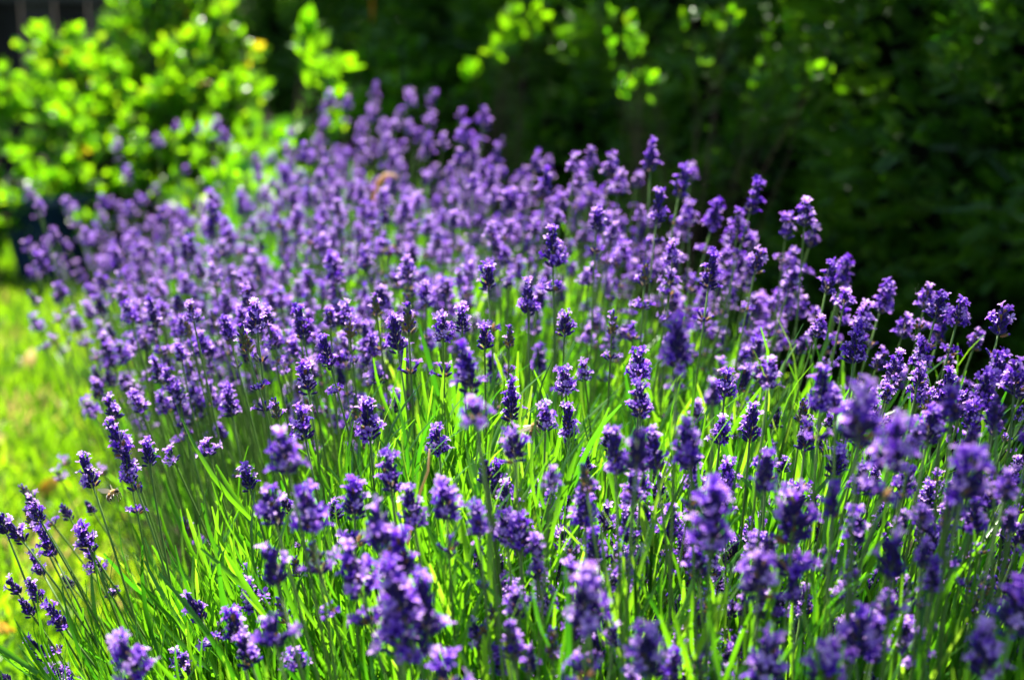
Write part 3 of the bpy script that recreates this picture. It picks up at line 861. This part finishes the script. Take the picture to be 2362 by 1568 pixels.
# tree behind
def tree(name, label, base, crown_c, crown_r, leaves, trunk_r, boughs=70):
    t = thing(name, label, "tree", base)
    base, cc = Vector(base), Vector(crown_c)
    tr = MB()
    pts = [base * 0, Vector((.02, .02, .5)), (cc - base) * .45 + Vector((.03, 0, 0)), (cc - base) * .75, (cc - base) + Vector((0, 0, crown_r[2] * .6))]
    V, F = tube(pts, [trunk_r * 1.25, trunk_r, trunk_r * .85, trunk_r * .6, trunk_r * .15], 12, .08)
    tr.add(V, F, 0)
    pos, dr, tn = [], [], []
    for k in range(boughs):
        d = Vector((random.gauss(0, 1), random.gauss(0, 1), random.gauss(0, 1))).normalized() * random.uniform(.45, 1)
        tip = cc - base + Vector((d.x * crown_r[0], d.y * crown_r[1], d.z * crown_r[2]))
        s0 = pts[2].lerp(pts[4], random.random() * .8)
        V, F = tube([s0, s0.lerp(tip, .5) + Vector((0, 0, .06)), tip], [.018, .011, .003], 5, 0)
        tr.add(V, F, 0)
        for j in range(leaves // boughs):
            q = s0.lerp(tip, random.uniform(.5, 1.1)) + Vector((random.gauss(0, .09), random.gauss(0, .09), random.gauss(0, .07)))
            pos.append(tuple(q)); dr.append((random.gauss(0, 1), random.gauss(0, 1), random.gauss(-.2, .7))); tn.append(random.uniform(0, .6))
    tr.build("trunk", M_BARK, t)
    lv = MB()
    n = len(pos)
    lv.spread(BIGLEAF, frames(pos, dr, rng.random(n) * 6.28, rng.uniform(.9, 1.6, n)), np.array(tn))
    lv.build("crown", M_SHRUB, t)
tree("garden_or_added_tree", "dark straight trunk standing in shade before the hedge, crown above", (-.165, 5.0, 0), (-.36, 5.5, 3.0), (.30, .5, .45), 2800, .045)
tree("garden_or_added_tree", "leafy tree off to the side of the bed, its bough shading the nearest flowers", (1.9, 2.6, 0), (.12, 1.80, 2.6), (.24, .10, .10), 210, .05, 14)  # added out-of-view tree, its crown placed to shade the nearest heads

# ------------------------------------------------------------------ fence, pot, dry leaves, straw
def box(mb, c, s_, tint=.5, rot=0):
    c = np.array(c); s_ = np.array(s_) / 2
    V = np.array([(x, y, z) for x in (-1, 1) for y in (-1, 1) for z in (-1, 1)], float) * s_
    if rot:
        ca, sa = math.cos(rot), math.sin(rot)
        V = V @ np.array([[ca, sa, 0], [-sa, ca, 0], [0, 0, 1]])
    mb.add(V + c, [(0, 1, 3, 2), (4, 6, 7, 5), (0, 4, 5, 1), (2, 3, 7, 6), (0, 2, 6, 4), (1, 5, 7, 3)], tint)
fence = thing("wooden_fence", "dark weathered board fence behind the shrub past the gravel", "fence", (-2.2, 6.5, 0))
mb = MB()
for i in range(26):
    x = -2.2 + i * .125
    box(mb, (x, random.uniform(-.004, .004), .60 + random.uniform(-.015, .015)), (.117, .02, 1.18), random.uniform(-.15, .5))
mb.build("boards", M_BOARD, fence, smooth=False)
for z in (.22, .64):
    mb = MB(); box(mb, (-.6, -.034, z), (3.4, .045, .07), .45); mb.build("rail", M_BOARD, fence, smooth=False)
for x in (-2.0, -.95, .2):
    mb = MB(); box(mb, (x, -.105, .62), (.09, .09, 1.24), .1); mb.build("post", M_BOARD, fence, smooth=False)

pot = thing("plant_pot", "dark blue glazed plant pot under the shrub at the lawn end", "pot", (-1.07, 3.95, 0))
mb = MB()
prof = [(.075, 0), (.085, .02), (.105, .12), (.118, .20), (.128, .205), (.128, .23), (.112, .23), (.108, .20), (.0, .20)]
V = [(r_ * math.cos(2 * math.pi * k / 28), r_ * math.sin(2 * math.pi * k / 28), z) for r_, z in prof for k in range(28)]
F = [(i * 28 + k, i * 28 + (k + 1) % 28, (i + 1) * 28 + (k + 1) % 28, (i + 1) * 28 + k) for i in range(len(prof) - 2) for k in range(28)]
mb.add(V, F, .3)
mb.build("pot_body", M_POT, pot)
mb = MB()
mb.add([(.107 * math.cos(2 * math.pi * k / 28) * (1 if j else .02), .107 * math.sin(2 * math.pi * k / 28) * (1 if j else .02), .197) for j in (0, 1) for k in range(28)],
       [(k, 28 + k, 28 + (k + 1) % 28, (k + 1) % 28) for k in range(28)], 0)
mb.build("potting_soil", M_SOIL, pot)

def one_leaf(name, label, cat, loc, direc, spin, L, W, bend, tint, mat=M_DRY, group=None):
    mb = MB()
    V, F, T, M_ = blade(L, W, 8, bend, .35, .1, leaf_shape)
    mt = frames([(0, 0, 0)], [direc], np.array([spin]), 1.0)
    mb.spread((V, F, T + np.linspace(-.15, .15, len(V)), M_), mt, np.array([tint]))
    o = mb.build(name, mat)
    o.location = loc
    return tag(o, label, cat, group)
p = at(856, -14, 4.3)
one_leaf("dry_leaf", "single orange-brown leaf hanging in the dark gap before the tree", "leaf", p, (-.10, -.1, -1), .3, .075, .024, .1, .30)
mb = MB()
V, F = tube([Vector(p), Vector(p) + Vector((.02, .3, .5)), Vector((-.1, 5.2, 1.5))], [.0015, .002, .005], 5, 0)
mb.add(V, F, .2); tag(mb.build("twig", M_TWIG), "thin bare twig from the tree that holds the orange leaf", "twig")
p = at(856, 560, 2.1)
mb = MB()
V, F = tube([p - p, at(856, 500, 2.1) - p, at(862, 450, 2.1) - p, at(874, 418, 2.1) - p, at(890, 404, 2.1) - p, at(908, 404, 2.1) - p, at(922, 414, 2.1) - p], [.0012, .0018, .0028, .0032, .0028, .002, .0006], 6, 0)
mb.add(V, F, np.linspace(.6, .9, len(V)))
o = mb.build("dry_grass_blade", M_DRY); o.location = p
tag(o, "dry beige blade arching over among the purple flowers", "dry leaf")
for i, (x, y, D, l) in enumerate([(22, 880, 0, "brown fallen leaf on the lawn beside the shadow band"), (62, 850, 0, "tan fallen leaf lying farthest up the lawn"),
        (88, 1135, 0, "reddish fallen leaf on the lawn near the leaning spikes"), (20, 1010, 0, "pale curled leaf on the lawn at the frame edge"), (35, 1450, 0, "rust-coloured leaf low on the lawn under the bud spikes")]):
    u = at(x, y, 1.0); d = u - Vector((0, 0, CAM_Z)); k = -(CAM_Z - .03) / d.z
    g = Vector((0, 0, CAM_Z)) + d * k
    one_leaf("fallen_leaf", l, "leaf", g, (random.uniform(-1, 1), random.uniform(-1, 1), .2), random.random() * 6, .04, .022, .4, [.6, .85, .5, .95, .6][i], group="fallen leaves on the lawn")
mb = MB()
a, b = at(990, 1035, .98), at(968, 1135, .98)
V, F = tube([a - b, (a - b) * .5 + Vector((.002, 0, 0)), Vector((0, 0, 0)), Vector((-.012, .01, -.05))], [.0005, .0009, .001, .001], 5, 0)
mb.add(V, F, .95); o = mb.build("dry_straw", M_DRY); o.location = b
tag(o, "single pale straw stalk standing slanted among the near violet heads", "straw")

# ------------------------------------------------------------------ bees
def bee(label, loc, heading, pitch, s_=1.0):
    t = thing("bee", label, "bee", loc, "bees at the lavender")
    prof = [(-.0072, .0002, .0), (-.0066, .0009, .05), (-.0052, .0018, .0), (-.0046, .0021, .6), (-.0036, .0023, .02), (-.0030, .0024, .65), (-.0020, .0023, .05),
            (-.0014, .0020, .7), (-.0006, .0010, .4), (.0002, .0017, .9), (.0014, .0023, 1.0), (.0028, .0022, .95), (.0038, .0014, .8), (.0041, .0009, .3), (.0046, .0015, .35), (.0056, .0017, .2), (.0064, .0011, .1), (.0067, .0003, .1)]
    # along local +Z; the abdomen hangs a little to -Y
    pts = [(0, -.0022 * max(0, -z / .007) ** 1.6 - (.0008 if z > .0042 else 0), z) for z, r_, c in prof]
    mb = MB()
    V, F = tube(pts, [r_ for z, r_, c in prof], 12, .06)
    mb.add(V, F, np.repeat([c for z, r_, c in prof], 12))
    parts = [mb.build("body", M_BEE, t)]
    for sx in (-1, 1):
        for (L, W, up) in ((.0088, .0030, .55), (.0062, .0022, .25)):
            w = MB()
            V, F, T, M_ = blade(L, W, 5, .08, .05, .2, lambda u: .25 + .75 * math.sin(math.pi * min(.98, u * .75 + .2)))
            w.spread((V, F, T, M_), frames([(sx * .0012, .0018, .0012 if up > .4 else .0004)], [(sx * .75, up + .3, -.75)], np.array([.4 * sx]), 1), np.array([.5]))
            parts.append(w.build("wing", M_WING, t))
        for j, z in enumerate((.0028, .0016, .0004)):
            w = MB()
            V, F = tube([(sx * .0014, -.0014, z), (sx * .0036, -.0024, z + .0008 - j * .0009), (sx * .0040, -.0048, z - .0004 - j * .0012), (sx * .0036, -.0062, z + .0003 - j * .0012)], [.0004, .00042, .0003, .00015], 5, 0)
            w.add(V, F, .25); parts.append(w.build("leg", M_BEE, t))
        w = MB()
        V, F = tube([(sx * .0006, .0002, .0064), (sx * .0014, .0006, .0080), (sx * .0022, -.0002, .0092)], [.0002, .0002, .00018], 4, 0)
        w.add(V, F, .1); parts.append(w.build("antenna", M_BEE, t))
    t.rotation_euler = (pitch, 0, heading)
    t.scale = (s_,) * 3
    return t
# local +Z is forward; pitch about X tips it to -Y, heading turns it about Z
bee("tan honeybee hovering left of the small violet head in the leaf patch", at(1229, 988, 1.0), R(80), R(18), .9)
bee("orange bee clinging low beside the lavender leaning over the lawn", at(258, 1138, 1.12), R(60), R(50), 1.0)
bee("small blurred orange bee in the packed purple flowers", at(902, 577, 1.62), R(80), R(35), 1.1)
bee("blurred amber bee on a spike at the lawn side of the bed", at(322, 728, 1.72), R(-60), R(60), 1.0)
